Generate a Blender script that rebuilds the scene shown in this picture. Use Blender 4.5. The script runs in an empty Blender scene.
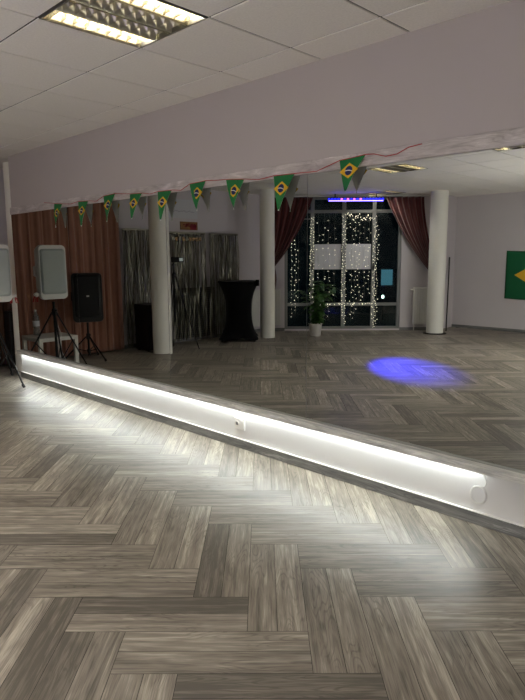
import bpy, bmesh, math, random
from mathutils import Vector, Matrix
C = bpy.context.scene.collection
PI = math.pi
S2 = math.sqrt(0.5)
R = math.radians

# ------------------------------------------------------------------ helpers
def rnd(seed): return random.Random(seed)

class MB:
    """collects shapes, then links them as one mesh object"""
    def __init__(s): s.v = []; s.f = []; s.m = []; s.s = []
    def add(s, vs, fs, mat=0, smooth=False):
        b = len(s.v); s.v += [tuple(v) for v in vs]
        for f in fs: s.f.append(tuple(b + i for i in f)); s.m.append(mat); s.s.append(smooth)
    def box(s, x0, x1, y0, y1, z0, z1, mat=0):
        vs = [(x, y, z) for z in (z0, z1) for y in (y0, y1) for x in (x0, x1)]
        s.add(vs, [(0,2,3,1),(4,5,7,6),(0,1,5,4),(2,6,7,3),(0,4,6,2),(1,3,7,5)], mat)
    def rings(s, rs, mat=0, smooth=True, caps=True, closed=False):
        n = len(rs[0]); vs = [p for r in rs for p in r]; fs = []
        k = len(rs)
        for i in range(k if closed else k - 1):
            j = (i + 1) % k
            for a in range(n):
                b = (a + 1) % n
                fs.append((i*n+a, i*n+b, j*n+b, j*n+a))
        s.add(vs, fs, mat, smooth)
        if caps and not closed:
            s.add(rs[0], [tuple(range(n))[::-1]], mat); s.add(rs[-1], [tuple(range(n))], mat)
    def tube(s, pts, r, n=8, mat=0, r1=None, closed=False):
        pts = [Vector(p) for p in pts]; rs = []; up = None
        k = len(pts)
        for i, p in enumerate(pts):
            if closed: t = pts[(i+1) % k] - pts[i-1]
            else: t = pts[min(i+1, k-1)] - pts[max(i-1, 0)]
            t.normalize()
            if up is None: up = Vector((0,0,1)) if abs(t.z) < .9 else Vector((1,0,0))
            a = t.cross(up).normalized(); b = t.cross(a).normalized(); up = -b if b.dot(up) < 0 else b
            up = a.cross(t).normalized()
            rr = r if r1 is None else r + (r1 - r) * i / max(1, k-1)
            rs.append([p + rr*(math.cos(2*PI*q/n)*a + math.sin(2*PI*q/n)*up) for q in range(n)])
        s.rings(rs, mat, True, True, closed)
    def lathe(s, prof, c=(0,0,0), n=24, mat=0, smooth=True, caps=True):
        rs = [[(c[0]+r*math.cos(2*PI*q/n), c[1]+r*math.sin(2*PI*q/n), c[2]+z) for q in range(n)] for r, z in prof]
        s.rings(rs, mat, smooth, caps)
    def grid(s, fn, nu, nv, mat=0, smooth=True):
        vs = [fn(i/nu, j/nv) for j in range(nv+1) for i in range(nu+1)]
        fs = [(j*(nu+1)+i, j*(nu+1)+i+1, (j+1)*(nu+1)+i+1, (j+1)*(nu+1)+i) for j in range(nv) for i in range(nu)]
        s.add(vs, fs, mat, smooth)
    def ico(s, c, r, mat=0):
        a = [(0,0,1),(1,0,0),(0,1,0),(-1,0,0),(0,-1,0),(0,0,-1)]
        s.add([(c[0]+r*p[0], c[1]+r*p[1], c[2]+r*p[2]) for p in a],
              [(0,1,2),(0,2,3),(0,3,4),(0,4,1),(5,2,1),(5,3,2),(5,4,3),(5,1,4)], mat, True)
    def build(s, name, mats, parent=None, loc=(0,0,0), rz=0, bevel=0, seg=2, solid=0, kind=None):
        me = bpy.data.meshes.new(name); me.from_pydata(s.v, [], s.f)
        if not isinstance(mats, (list, tuple)): mats = [mats]
        for m in mats: me.materials.append(m)
        me.polygons.foreach_set('material_index', s.m); me.polygons.foreach_set('use_smooth', s.s)
        me.update()
        o = bpy.data.objects.new(name, me); C.objects.link(o)
        o.location = loc; o.rotation_euler = (0,0,rz)
        if parent: o.parent = parent
        if solid:
            md = o.modifiers.new('solid', 'SOLIDIFY'); md.thickness = solid; md.offset = 0
        if bevel:
            md = o.modifiers.new('bevel', 'BEVEL'); md.width = bevel; md.segments = seg; md.limit_method = 'ANGLE'; md.angle_limit = R(35)
        if kind: o['kind'] = kind
        return o

def tag(o, label, cat, group=None, kind=None):
    o['label'] = label; o['category'] = cat
    if group: o['group'] = group
    if kind: o['kind'] = kind
    return o
def thing(name, label, cat, loc=(0,0,0), rz=0, group=None):
    o = bpy.data.objects.new(name, None); C.objects.link(o); o.location = loc; o.rotation_euler = (0,0,rz)
    o.empty_display_size = .1
    return tag(o, label, cat, group)
def struct_empty(name, loc=(0,0,0), rz=0):
    o = bpy.data.objects.new(name, None); C.objects.link(o); o.location = loc; o.rotation_euler = (0,0,rz); o['kind'] = 'structure'
    return o
def copy_tree(o, parent=None):
    c = o.copy(); C.objects.link(c); c.parent = parent
    for ch in list(o.children): copy_tree(ch, c)
    return c

# ------------------------------------------------------------------ materials
def nt(name):
    m = bpy.data.materials.new(name); m.use_nodes = True
    n = m.node_tree; b = n.nodes['Principled BSDF']
    return m, n, b
def lin(c):
    return tuple(((x/255)/12.92 if x/255 <= .04045 else ((x/255+.055)/1.055)**2.4) for x in c) + (1,)
def mat(name, rgb, rough=.6, metal=0, noise=0, scale=20, bump=0, bscale=200, emis=None, estr=0, sheen=0, spec=.5):
    m, n, b = nt(name); c = lin(rgb)
    b.inputs['Base Color'].default_value = c; b.inputs['Roughness'].default_value = rough; b.inputs['Metallic'].default_value = metal
    b.inputs['Specular IOR Level'].default_value = spec
    if sheen: b.inputs['Sheen Weight'].default_value = sheen
    tc = n.nodes.new('ShaderNodeTexCoord')
    nz = n.nodes.new('ShaderNodeTexNoise'); nz.inputs['Scale'].default_value = scale; nz.inputs['Detail'].default_value = 4
    n.links.new(tc.outputs['Object'], nz.inputs['Vector'])
    k = max(noise, .02)
    mx = n.nodes.new('ShaderNodeMix'); mx.data_type = 'RGBA'
    mx.inputs[6].default_value = tuple(x*(1-k) for x in c[:3]) + (1,); mx.inputs[7].default_value = tuple(min(1, x*(1+k)) for x in c[:3]) + (1,)
    n.links.new(nz.outputs['Fac'], mx.inputs[0]); n.links.new(mx.outputs[2], b.inputs['Base Color'])
    if bump:
        n2 = n.nodes.new('ShaderNodeTexNoise'); n2.inputs['Scale'].default_value = bscale; n2.inputs['Detail'].default_value = 3
        n.links.new(tc.outputs['Object'], n2.inputs['Vector'])
        bp = n.nodes.new('ShaderNodeBump'); bp.inputs['Strength'].default_value = bump; bp.inputs['Distance'].default_value = .002
        n.links.new(n2.outputs['Fac'], bp.inputs['Height']); n.links.new(bp.outputs['Normal'], b.inputs['Normal'])
    if emis:
        b.inputs['Emission Color'].default_value = lin(emis); b.inputs['Emission Strength'].default_value = estr
    return m

def wood_vinyl(name, uvmap, dark, mid, light, rough=.42, sx=1.8, sy=36, tonek=1.0, spec=.5):
    """grey-brown oak print; u runs along the plank in metres, v across it"""
    m, n, b = nt(name); L = n.links; N = n.nodes
    uv = N.new('ShaderNodeUVMap') if uvmap else N.new('ShaderNodeTexCoord')
    src = uv.outputs[0] if uvmap else uv.outputs['Object']
    mp = N.new('ShaderNodeMapping'); mp.inputs['Scale'].default_value = (sx, sy, sy); L.new(src, mp.inputs[0])
    # slow warp so that the grain makes cathedral arches
    wz = N.new('ShaderNodeTexNoise'); wz.inputs['Scale'].default_value = .9; wz.inputs['Detail'].default_value = 2
    mp2 = N.new('ShaderNodeMapping'); mp2.inputs['Scale'].default_value = (2.6, 9, 9); L.new(src, mp2.inputs[0]); L.new(mp2.outputs[0], wz.inputs['Vector'])
    wv = N.new('ShaderNodeMath'); wv.operation = 'MULTIPLY'; wv.inputs[1].default_value = 34; L.new(wz.outputs['Fac'], wv.inputs[0])
    sn = N.new('ShaderNodeMath'); sn.operation = 'SINE'; L.new(wv.outputs[0], sn.inputs[0])
    g1 = N.new('ShaderNodeTexNoise'); g1.inputs['Scale'].default_value = 1.0; g1.inputs['Detail'].default_value = 6; g1.inputs['Roughness'].default_value = .62; g1.inputs['Distortion'].default_value = .6
    L.new(mp.outputs[0], g1.inputs['Vector'])
    mp3 = N.new('ShaderNodeMapping'); mp3.inputs['Scale'].default_value = (9, 300, 300); L.new(src, mp3.inputs[0])
    g2 = N.new('ShaderNodeTexNoise'); g2.inputs['Scale'].default_value = 1; g2.inputs['Detail'].default_value = 3; L.new(mp3.outputs[0], g2.inputs['Vector'])
    a1 = N.new('ShaderNodeMath'); a1.operation = 'MULTIPLY_ADD'; a1.inputs[1].default_value = .035; L.new(sn.outputs[0], a1.inputs[0]); L.new(g1.outputs['Fac'], a1.inputs[2])
    a2 = N.new('ShaderNodeMath'); a2.operation = 'MULTIPLY_ADD'; a2.inputs[1].default_value = .42; L.new(g2.outputs['Fac'], a2.inputs[0]); L.new(a1.outputs[0], a2.inputs[2])
    # fine dark pores and arching growth rings
    mp4 = N.new('ShaderNodeMapping'); mp4.inputs['Scale'].default_value = (5, 150, 150); L.new(src, mp4.inputs[0])
    g3 = N.new('ShaderNodeTexNoise'); g3.inputs['Scale'].default_value = 1; g3.inputs['Detail'].default_value = 5; g3.inputs['Roughness'].default_value = .7; L.new(mp4.outputs[0], g3.inputs['Vector'])
    r3 = N.new('ShaderNodeMapRange'); r3.inputs['From Min'].default_value = .54; r3.inputs['From Max'].default_value = .70; r3.inputs['To Max'].default_value = -.20; L.new(g3.outputs['Fac'], r3.inputs['Value'])
    mp5 = N.new('ShaderNodeMapping'); mp5.inputs['Scale'].default_value = (1.5, 11, 11); L.new(src, mp5.inputs[0])
    g4 = N.new('ShaderNodeTexNoise'); g4.inputs['Scale'].default_value = 1; g4.inputs['Detail'].default_value = 1.5; L.new(mp5.outputs[0], g4.inputs['Vector'])
    m4 = N.new('ShaderNodeMath'); m4.operation = 'MULTIPLY'; m4.inputs[1].default_value = 150; L.new(g4.outputs['Fac'], m4.inputs[0])
    s4 = N.new('ShaderNodeMath'); s4.operation = 'SINE'; L.new(m4.outputs[0], s4.inputs[0])
    r4 = N.new('ShaderNodeMapRange'); r4.inputs['From Min'].default_value = .35; r4.inputs['From Max'].default_value = 1; r4.inputs['To Max'].default_value = -.13; L.new(s4.outputs[0], r4.inputs['Value'])
    w4 = N.new('ShaderNodeTexNoise'); w4.inputs['Scale'].default_value = 2.2; L.new(src, w4.inputs['Vector'])
    k4 = N.new('ShaderNodeMapRange'); k4.inputs['From Min'].default_value = .47; k4.inputs['From Max'].default_value = .58; L.new(w4.outputs['Fac'], k4.inputs['Value'])
    q4 = N.new('ShaderNodeMath'); q4.operation = 'MULTIPLY'; L.new(r4.outputs[0], q4.inputs[0]); L.new(k4.outputs[0], q4.inputs[1])
    b1 = N.new('ShaderNodeMath'); L.new(a2.outputs[0], b1.inputs[0]); L.new(r3.outputs[0], b1.inputs[1])
    b2 = N.new('ShaderNodeMath'); L.new(b1.outputs[0], b2.inputs[0]); L.new(q4.outputs[0], b2.inputs[1]); a2 = b2
    at = N.new('ShaderNodeAttribute'); at.attribute_name = 'tone'
    a3 = N.new('ShaderNodeMath'); a3.operation = 'MULTIPLY_ADD'; a3.inputs[1].default_value = .34*tonek; L.new(at.outputs['Fac'], a3.inputs[0]); L.new(a2.outputs[0], a3.inputs[2])
    rp = N.new('ShaderNodeValToRGB'); e = rp.color_ramp.elements
    e[0].position = .48; e[0].color = lin(dark); e[1].position = 1.16; e[1].color = lin(light)
    q = rp.color_ramp.elements.new(.80); q.color = lin(mid)
    L.new(a3.outputs[0], rp.inputs[0])
    L.new(rp.outputs[0], b.inputs['Base Color'])
    ma = N.new('ShaderNodeMath'); ma.operation = 'MULTIPLY_ADD'; ma.inputs[1].default_value = .2; ma.inputs[2].default_value = rough-.1; L.new(g1.outputs['Fac'], ma.inputs[0]); L.new(ma.outputs[0], b.inputs['Roughness'])
    bp = N.new('ShaderNodeBump'); bp.inputs['Strength'].default_value = .25; bp.inputs['Distance'].default_value = .0012; L.new(a2.outputs[0], bp.inputs['Height']); L.new(bp.outputs[0], b.inputs['Normal'])
    b.inputs['Specular IOR Level'].default_value = spec
    return m

def glass_mat(name, tint=(230,240,240), gloss=.08):
    m, n, b = nt(name); N = n.nodes; L = n.links
    N.remove(b); out = N['Material Output']
    t = N.new('ShaderNodeBsdfTransparent'); t.inputs[0].default_value = lin(tint)
    g = N.new('ShaderNodeBsdfGlossy'); g.inputs['Roughness'].default_value = .01
    fr = N.new('ShaderNodeFresnel'); fr.inputs['IOR'].default_value = 1.45
    mx = N.new('ShaderNodeMixShader'); L.new(fr.outputs[0], mx.inputs[0]); L.new(t.outputs[0], mx.inputs[1]); L.new(g.outputs[0], mx.inputs[2]); L.new(mx.outputs[0], out.inputs[0])
    return m

M = {}
FILL_STR = 100.0  # glow strength of the added fill globes
M['wall'] = mat('wall_paint', (205,199,202), .8, noise=.03, scale=3, bump=.15, bscale=160)
M['wall_low'] = mat('knee_wall_paint', (214,214,212), .6, noise=.02, scale=3)
M['ceil'] = mat('ceiling_tile', (238,235,229), .95, noise=.12, scale=90, bump=.5, bscale=260)
M['reveal'] = mat('ceiling_joint', (30,28,26), .8)
M['subfloor'] = mat('joint_dark', (44,40,36), .8)
M['floor'] = wood_vinyl('herringbone_vinyl', True, (92,86,77), (146,138,125), (190,182,167), rough=.40)
M['base'] = wood_vinyl('skirting_vinyl', False, (88,90,90), (132,133,131), (178,178,174), rough=.4, sx=2.0, sy=30)
M['ledge'] = wood_vinyl('ledge_vinyl', False, (160,162,158), (216,216,210), (250,250,246), rough=.45, sx=3.0, sy=30)
M['marble'] = wood_vinyl('top_trim_vinyl', False, (165,158,156), (205,199,197), (244,240,238), rough=.5, sx=5, sy=16)
M['white'] = mat('white_plastic', (225,225,220), .4)
M['whitep'] = mat('white_lacquer', (215,212,204), .45)
M['black'] = mat('black_plastic', (17,17,18), .45, noise=.1)
M['blackm'] = mat('black_metal', (14,14,15), .4, metal=.3)
M['blackf'] = mat('black_stretch_fabric', (7,7,8), .9, noise=.2, sheen=.1, spec=.1)
M['grille'] = mat('grey_grille', (176,184,182), .5, metal=.0, noise=.06, scale=90, bump=.6, bscale=700)
M['bgrille'] = mat('black_grille', (12,12,13), .5, metal=.3, bump=.5, bscale=600)
M['brown'] = mat('brown_velvet', (160,112,92), .85, noise=.16, scale=6, sheen=.3)
M['maroon'] = mat('wine_red_drape', (84,24,25), .8, noise=.12, scale=6, sheen=.3)
M['column'] = mat('column_paint', (240,239,230), .6, noise=.02)
M['frame'] = mat('window_frame_alu', (124,126,127), .45)
M['glass'] = glass_mat('window_glass', (205,222,226))
M['paper'] = mat('white_paper', (205,206,212), .8)
M['rad'] = mat('radiator_white', (215,214,208), .4)
M['green'] = mat('flag_green', (24,114,58), .75, noise=.05)
M['dgreen'] = mat('wall_flag_green', (0,94,54), .8, noise=.05)
M['yellow'] = mat('flag_yellow', (226,180,36), .75)
M['navy'] = mat('flag_blue', (22,34,88), .75)
M['cloth'] = mat('white_cloth_back', (228,226,220), .85)
M['red'] = mat('red_cord', (176,40,44), .7)
M['pot'] = mat('white_pot', (222,220,214), .4)
M['soil'] = mat('soil', (40,30,22), .95, noise=.3, scale=60)
M['leaf'] = mat('leaf_green', (52,92,34), .5, noise=.35, scale=9)
M['stem'] = mat('stem_green', (70,86,40), .7)
M['tinsel'] = mat('silver_gold_foil', (132,130,116), .42, metal=1.0)
M['gold'] = mat('gold_foil', (140,116,84), .25, metal=1.0)
M['slat'] = mat('dark_slats', (30,29,28), .6)
M['bottle'] = mat('clear_bottle', (150,160,158), .15, spec=.8)
M['bottle'].node_tree.nodes['Principled BSDF'].inputs['Alpha'].default_value = .45
M['steel'] = mat('louvre_metal', (226,222,206), .28, metal=.9)
M['litlouvre'] = mat('lit_louvre_tone', (165,155,124), .45, metal=0)  # lit-channel copy of the louvre metal, the tubes' effect put into its colour
M['darksteel'] = mat('housing_metal', (150,148,142), .35, metal=.8)
M['purpleink'] = mat('purple_ink', (112,72,132), .8)
M['redink'] = mat('red_ink', (132,30,44), .8)
M['amber'] = mat('amber_print', (140,98,56), .7)
M['led'] = mat('led_emitter', (255,255,255), .5, emis=(244,250,255), estr=30)
M['tube'] = mat('fluorescent_tube', (255,255,255), .5, emis=(255,238,180), estr=14)
M['bulb'] = mat('fairy_bulb', (255,255,255), .5, emis=(255,244,214), estr=5)
M['wire'] = mat('fairy_wire', (120,122,118), .5)
M['opal'] = mat('fill_globe_glow', (255,250,240), .4, emis=(252,248,246), estr=FILL_STR)
M['eblue'] = mat('blue_led_lens', (30,30,255), .3, emis=(36,40,255), estr=3.5)
M['epink'] = mat('pink_led_lens', (255,120,230), .3, emis=(255,120,240), estr=2.5)
M['screen'] = mat('phone_screen', (180,190,190), .3, emis=(190,200,200), estr=.5)
M['asphalt'] = mat('asphalt_outside', (40,42,44), .9, noise=.2)
M['facade'] = mat('dark_facade', (50,60,66), .9)
M['litwin'] = mat('lit_window_far', (160,220,235), .5, emis=(150,215,235), estr=.55)
M['lampglow'] = mat('street_lamp_glow', (255,255,255), .5, emis=(235,245,225), estr=12)
M['rubber'] = mat('rubber', (22,22,22), .8)

def mirror_mat():
    m, n, b = nt('mirror_silver'); n.nodes.remove(b)
    g = n.nodes.new('ShaderNodeBsdfGlossy'); g.inputs['Color'].default_value = MIRC; g.inputs['Roughness'].default_value = 0
    n.links.new(g.outputs[0], n.nodes['Material Output'].inputs[0]); return m
MIRC = (.52,.54,.52,1)
M['mirror'] = mirror_mat()

# ------------------------------------------------------------------ the room
W = 3.025      # mirror wall plane
H = 2.687      # ceiling
XL = -8.4; YR = -5.6; XR = 2.0; YN = 4.0
DC = -10.85    # window wall: x + y = DC
XP = -7.32     # left end of the mirror wall

XJ = -5.96; DC2 = XJ+YR      # the window wall stops at x = XJ, a short return leads to the rear wall
def clip_room(me):
    bm = bmesh.new(); bm.from_mesh(me)
    for co, no in (((XL,0,0),(-1,0,0)), ((XR,0,0),(1,0,0)), ((0,YN,0),(0,1,0)), ((0,YR,0),(0,-1,0)), ((DC2/2,DC2/2,0),(-S2,-S2,0))):
        bmesh.ops.bisect_plane(bm, geom=bm.verts[:]+bm.edges[:]+bm.faces[:], plane_co=co, plane_no=no, clear_outer=True, dist=1e-6)
    for co, no in (((XJ,0,0),(1,0,0)), ((DC/2,DC/2,0),(S2,S2,0))):
        bmesh.ops.bisect_plane(bm, geom=bm.verts[:]+bm.edges[:]+bm.faces[:], plane_co=co, plane_no=no, dist=1e-6)
    bad = [f for f in bm.faces if (lambda c: c.x < XJ and c.x+c.y < DC)(f.calc_center_median())]
    bmesh.ops.delete(bm, geom=bad, context='FACES')
    bm.to_mesh(me); bm.free()

# floor: herringbone of 0.72 x 0.24 m blocks, each printed as two planks
def make_floor():
    g = rnd(4); verts = []; faces = []; uvs = []; tones = []
    CW = .2405; u0 = -.785; v0 = 2.135; gap = .0011
    def quad(ua, ub, va, vb, horiz):
        ua += gap; ub -= gap; va += gap; vb -= gap
        P = []
        for (u, v) in ((ua,va),(ub,va),(ub,vb),(ua,vb)):
            P.append(((u-v)*S2, (u+v)*S2, 0))
        cx = sum(p[0] for p in P)/4; cy = sum(p[1] for p in P)/4
        if cx < XL-.6 or cx > XR+.6 or cy > YN+.6 or cy < YR-.6 or cx+cy < DC-.8: return
        b = len(verts); verts.extend(P); faces.append((b,b+1,b+2,b+3))
        ox, oy = g.uniform(0,90), g.uniform(0,90); L_ = [(ua,va),(ub,va),(ub,vb),(ua,vb)]
        for (u, v) in L_:
            uvs.append((u-ua+ox, v-va+oy) if horiz else (v-va+ox, u-ua+oy))
        t = g.choice([-.42,-.25,-.1,0,0,.1,.2,.32]) + g.uniform(-.1,.1)
        tones.append(t)
    for j in range(-70, 70):
        for i in range(-70, 70):
            mm = (i+j) % 6
            ua = u0+CW*i; va = v0+CW*j
            if mm == 0:
                for k in (0,1): quad(ua, ua+3*CW, va+k*CW/2, va+(k+1)*CW/2, True)
            elif mm == 3:
                for k in (0,1): quad(ua+k*CW/2, ua+(k+1)*CW/2, va, va+3*CW, False)
    me = bpy.data.meshes.new('floor'); me.from_pydata(verts, [], faces)
    uvl = me.uv_layers.new(name='plank')
    for i, c in enumerate(uvs): uvl.data[i].uv = c
    a = me.attributes.new('tone', 'FLOAT', 'FACE'); a.data.foreach_set('value', tones)
    me.materials.append(M['floor']); me.materials.append(M['subfloor'])
    clip_room(me)
    # dark bed under the joints
    bm = bmesh.new(); bm.from_mesh(me)
    poly = [(XL,YN),(XL,DC-XL),(XJ,DC-XJ),(XJ,YR),(XR,YR),(XR,YN)]
    top = [bm.verts.new((x,y,-.0016)) for x, y in poly]; bot = [bm.verts.new((x,y,-.06)) for x, y in poly]
    f = [bm.faces.new(top[::1] if False else top[::-1] if False else top), bm.faces.new(bot[::-1])]
    for i in range(6): f.append(bm.faces.new((top[i], bot[i], bot[(i+1)%6], top[(i+1)%6])))
    for x in f: x.material_index = 1
    bm.normal_update()
    if f[0].normal.z < 0: bmesh.ops.reverse_faces(bm, faces=f)
    bm.to_mesh(me); bm.free()
    o = bpy.data.objects.new('floor', me); C.objects.link(o); o['kind'] = 'structure'
make_floor()

# ceiling: 625 mm lay-in tiles with dark reveals, open where the luminaires sit
T = .625
X0 = -3.125; Y0 = 1.490
LUM = [(0,0), (-3,-5), (-6,-9), (-4,-1), (0,-8), (0,-4)]    # cell offsets of the luminaires; the last three are added unseen for fill
def make_ceiling():
    m = MB(); e = .0062; c = .0022
    for i in range(-12, 12):
        for j in range(-16, 8):
            if (i,j) in LUM: continue
            x0 = X0+i*T+e; x1 = x0+T-2*e; y0 = Y0+j*T+e; y1 = y0+T-2*e
            if x1 < XL-.7 or x0 > XR+.7 or y0 > YN+.7 or y1 < YR-.7: continue
            a = [(x0+c,y0+c,H),(x1-c,y0+c,H),(x1-c,y1-c,H),(x0+c,y1-c,H)]
            b = [(x0,y0,H+.006),(x1,y0,H+.006),(x1,y1,H+.006),(x0,y1,H+.006)]
            m.add(a+b, [(3,2,1,0),(0,1,5,4),(1,2,6,5),(2,3,7,6),(3,0,4,7)])
    for i in range(-12, 12):
        for j in range(-16, 8):
            if (i,j) in LUM: continue
            x0 = X0+i*T; y0 = Y0+j*T
            m.add([(x0,y0,H+.008),(x0+T,y0,H+.008),(x0+T,y0+T,H+.008),(x0,y0+T,H+.008)], [(3,2,1,0)], 1)
    me = bpy.data.meshes.new('ceiling'); me.from_pydata(m.v, [], m.f)
    me.materials.append(M['ceil']); me.materials.append(M['reveal']); me.polygons.foreach_set('material_index', m.m)
    clip_room(me)
    bm = bmesh.new(); bm.from_mesh(me)
    poly = [(XL,YN),(XL,DC-XL),(XJ,DC-XJ),(XJ,YR),(XR,YR),(XR,YN)]
    f = bm.faces.new([bm.verts.new((x,y,H+.25)) for x,y in poly]); f.material_index = 1
    bm.to_mesh(me); bm.free()
    o = bpy.data.objects.new('ceiling', me); C.objects.link(o); o['kind'] = 'structure'
make_ceiling()

ZT = H+.26
def struct(name, m, mats, **k): return m.build(name, mats, kind='structure', **k)
# mirror wall (a partition): soffit band above, knee wall below
m = MB(); m.box(XP, XR, W+.006, W+.115, 0, ZT); struct('wall_front', m, M['wall_low'])
m = MB(); m.box(XP, XR, W-.001, W+.006, 2.0, H-.0005); struct('wall_front_upper', m, mat('soffit_paint', (188,181,180), .8, noise=.03, scale=3, bump=.15, bscale=160))
m = MB(); m.box(XL-.12, XL, DC-XL-.1, YN+.12, -.06, ZT); struct('wall_left', m, M['wall'])
m = MB(); m.box(XL, XR+.12, YN, YN+.12, -.06, ZT); struct('wall_niche', m, M['wall'])
m = MB(); m.box(XR, XR+.12, YR-.12, YN, -.06, ZT); struct('wall_right', m, M['wall'])
m = MB(); m.box(XJ, XR, YR-.12, YR, -.06, ZT); struct('wall_rear', m, M['wall'])
m = MB(); m.box(XJ-.12, XJ, YR-.12, DC-XJ, -.06, ZT); struct('wall_corner', m, M['wall'])

# window wall, at 45 degrees; local x = along it (s), local y = into the room
DO = (XL, DC-XL, 0); DR = -PI/4; LW = (XJ-XL)*math.sqrt(2)
WS0, WS1, WZ0, WZ1 = .38, 2.72, .03, 2.655
m = MB(); m.box(-.05, WS0, -.14, 0, -.06, ZT); m.box(WS1, LW, -.14, 0, -.06, ZT); m.box(WS0, WS1, -.14, 0, WZ1, ZT); m.box(WS0, WS1, -.14, 0, -.06, WZ0)
struct('wall_window', m, M['wall'], loc=DO, rz=DR)
win = struct_empty('window_1', DO, DR)
m = MB(); fy0, fy1 = -.10, -.03
m.box(WS0, WS0+.06, fy0, fy1, WZ0, WZ1); m.box(WS1-.06, WS1, fy0, fy1, WZ0, WZ1)
m.box(WS0+.06, WS1-.06, fy0, fy1, WZ1-.05, WZ1); m.box(WS0+.06, WS1-.06, fy0, fy1, WZ0, WZ0+.05)
mull = [.94, 1.57, 2.17]
for s in mull: m.box(s-.036, s+.036, fy0, fy1+.01, WZ0+.05, WZ1-.05)
cols = [WS0+.06]+mull+[WS1-.06]
for k in range(4):
    a = cols[k]+(.036 if k else 0); b = cols[k+1]-(.036 if k < 3 else 0)
    m.box(a, b, fy0, fy1, 2.345, 2.405); m.box(a, b, fy0, fy1, .50, .56)
m.box(cols[0], cols[1]-.036, fy0, fy1, 2.22, 2.245)
m.build('window_frame', M['frame'], win, bevel=.004)
for k in range(4):
    for za, zb in ((WZ0+.05,.50),(.56,2.345),(2.405,WZ1-.05)):
        g = MB(); a = cols[k]+(.036 if k else 0); b = cols[k+1]-(.036 if k < 3 else 0)
        g.box(a, b, -.068, -.062, za, zb); g.build('window_pane', M['glass'], win)
for s in (.985, 2.215):
    h = MB(); h.box(s-.065, s-.035, fy1+.01, fy1+.03, 1.22, 1.30); h.tube([(s-.05,fy1+.03,1.26),(s-.05,fy1+.05,1.26),(s-.05,fy1+.055,1.38)], .009)
    h.build('window_handle', M['black'], win)

# trims on the mirror wall
m = MB(); m.box(XP, XR, W-.022, W-.001, 2.004, 2.086); o = struct('trim_1', m, M['marble'], bevel=.003)
m = MB(); m.box(XP, XR, W-.050, W+.006, .336, .350); m.box(XP, XR, W-.050, W-.040, .309, .3359); struct('trim_2', m, M['ledge'], bevel=.002)
m = MB(); m.box(XP, XR, W-.012, W+.006, 0, .068); struct('baseboard_front', m, M['base'])
m = MB(); m.box(XP, XR, W-.014, W+.006, .0685, .0725); struct('trim_3', m, M['white'])
m = MB()
m.box(XL, XL+.012, DC-XL+.01, YN, 0, .06); struct('baseboard_left', m, M['base'])
m = MB(); m.box(XJ, XR, YR, YR+.012, 0, .06); struct('baseboard_rear', m, M['base'])
m = MB(); m.box(.02, WS0, 0, .012, 0, .06); m.box(WS1, LW-.02, 0, .012, 0, .06); struct('baseboard_window', m, M['base'], loc=DO, rz=DR)

# mirrors: frameless panels standing on the ledge, leaning a hair into the room at the top
seams = [XP, -5.757, -4.165, -2.598, -1.03, .53, XR]
mlabels = ['frameless mirror panel at the far left, showing a white loudspeaker on a tripod',
    'frameless mirror panel second from the left, showing a brown curtain and a white column',
    'frameless mirror panel showing the black cocktail table and foil fringe',
    'large frameless mirror panel showing the dark window, blue light and wall flag',
    'frameless mirror panel just past the right edge of the view',
    'frameless mirror panel at the far right end of the wall']
for k in range(6):
    m = MB(); a, b = seams[k]+.002, seams[k+1]-.002
    if k == 0: a = seams[0]
    m.box(a, b, 0, .004, 0, 1.6525); o = m.build('mirror', M['mirror'], None, (0, W-.001, .351))
    o.rotation_euler = (R(.27 if k < 2 else .145), 0, 0)
    tag(o, mlabels[k], 'mirror', 'mirror panels along the wall')

# white wall strip: embedded round column where the mirror wall ends + three free columns
def column(x, y, r, label, ring=None):
    t = thing('column', label, 'column', (x,y,0), 0, 'round white columns')
    m = MB(); m.lathe([(r,0),(r,H)], n=48, caps=False); m.build('shaft', M['column'], t)
    if ring: 
        q = MB(); q.lathe([(r+.001,.0),(r+ring,.0),(r+ring,.012),(r+.001,.02)], n=40, caps=False); q.build('base_ring', M['black'], t)
    return t
column(-7.80, 3.31, .15, 'round white column at the left end of the mirror wall, behind the loudspeaker')
column(-7.57, .69, .148, 'round white column mirrored between the brown curtain and the camera tripod')
column(-7.69, -1.78, .135, 'round white column mirrored beside the black cocktail table')
column(-5.68, -4.36, .16, 'round white column mirrored right of the window, standing on a black ring', ring=.06)
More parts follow.
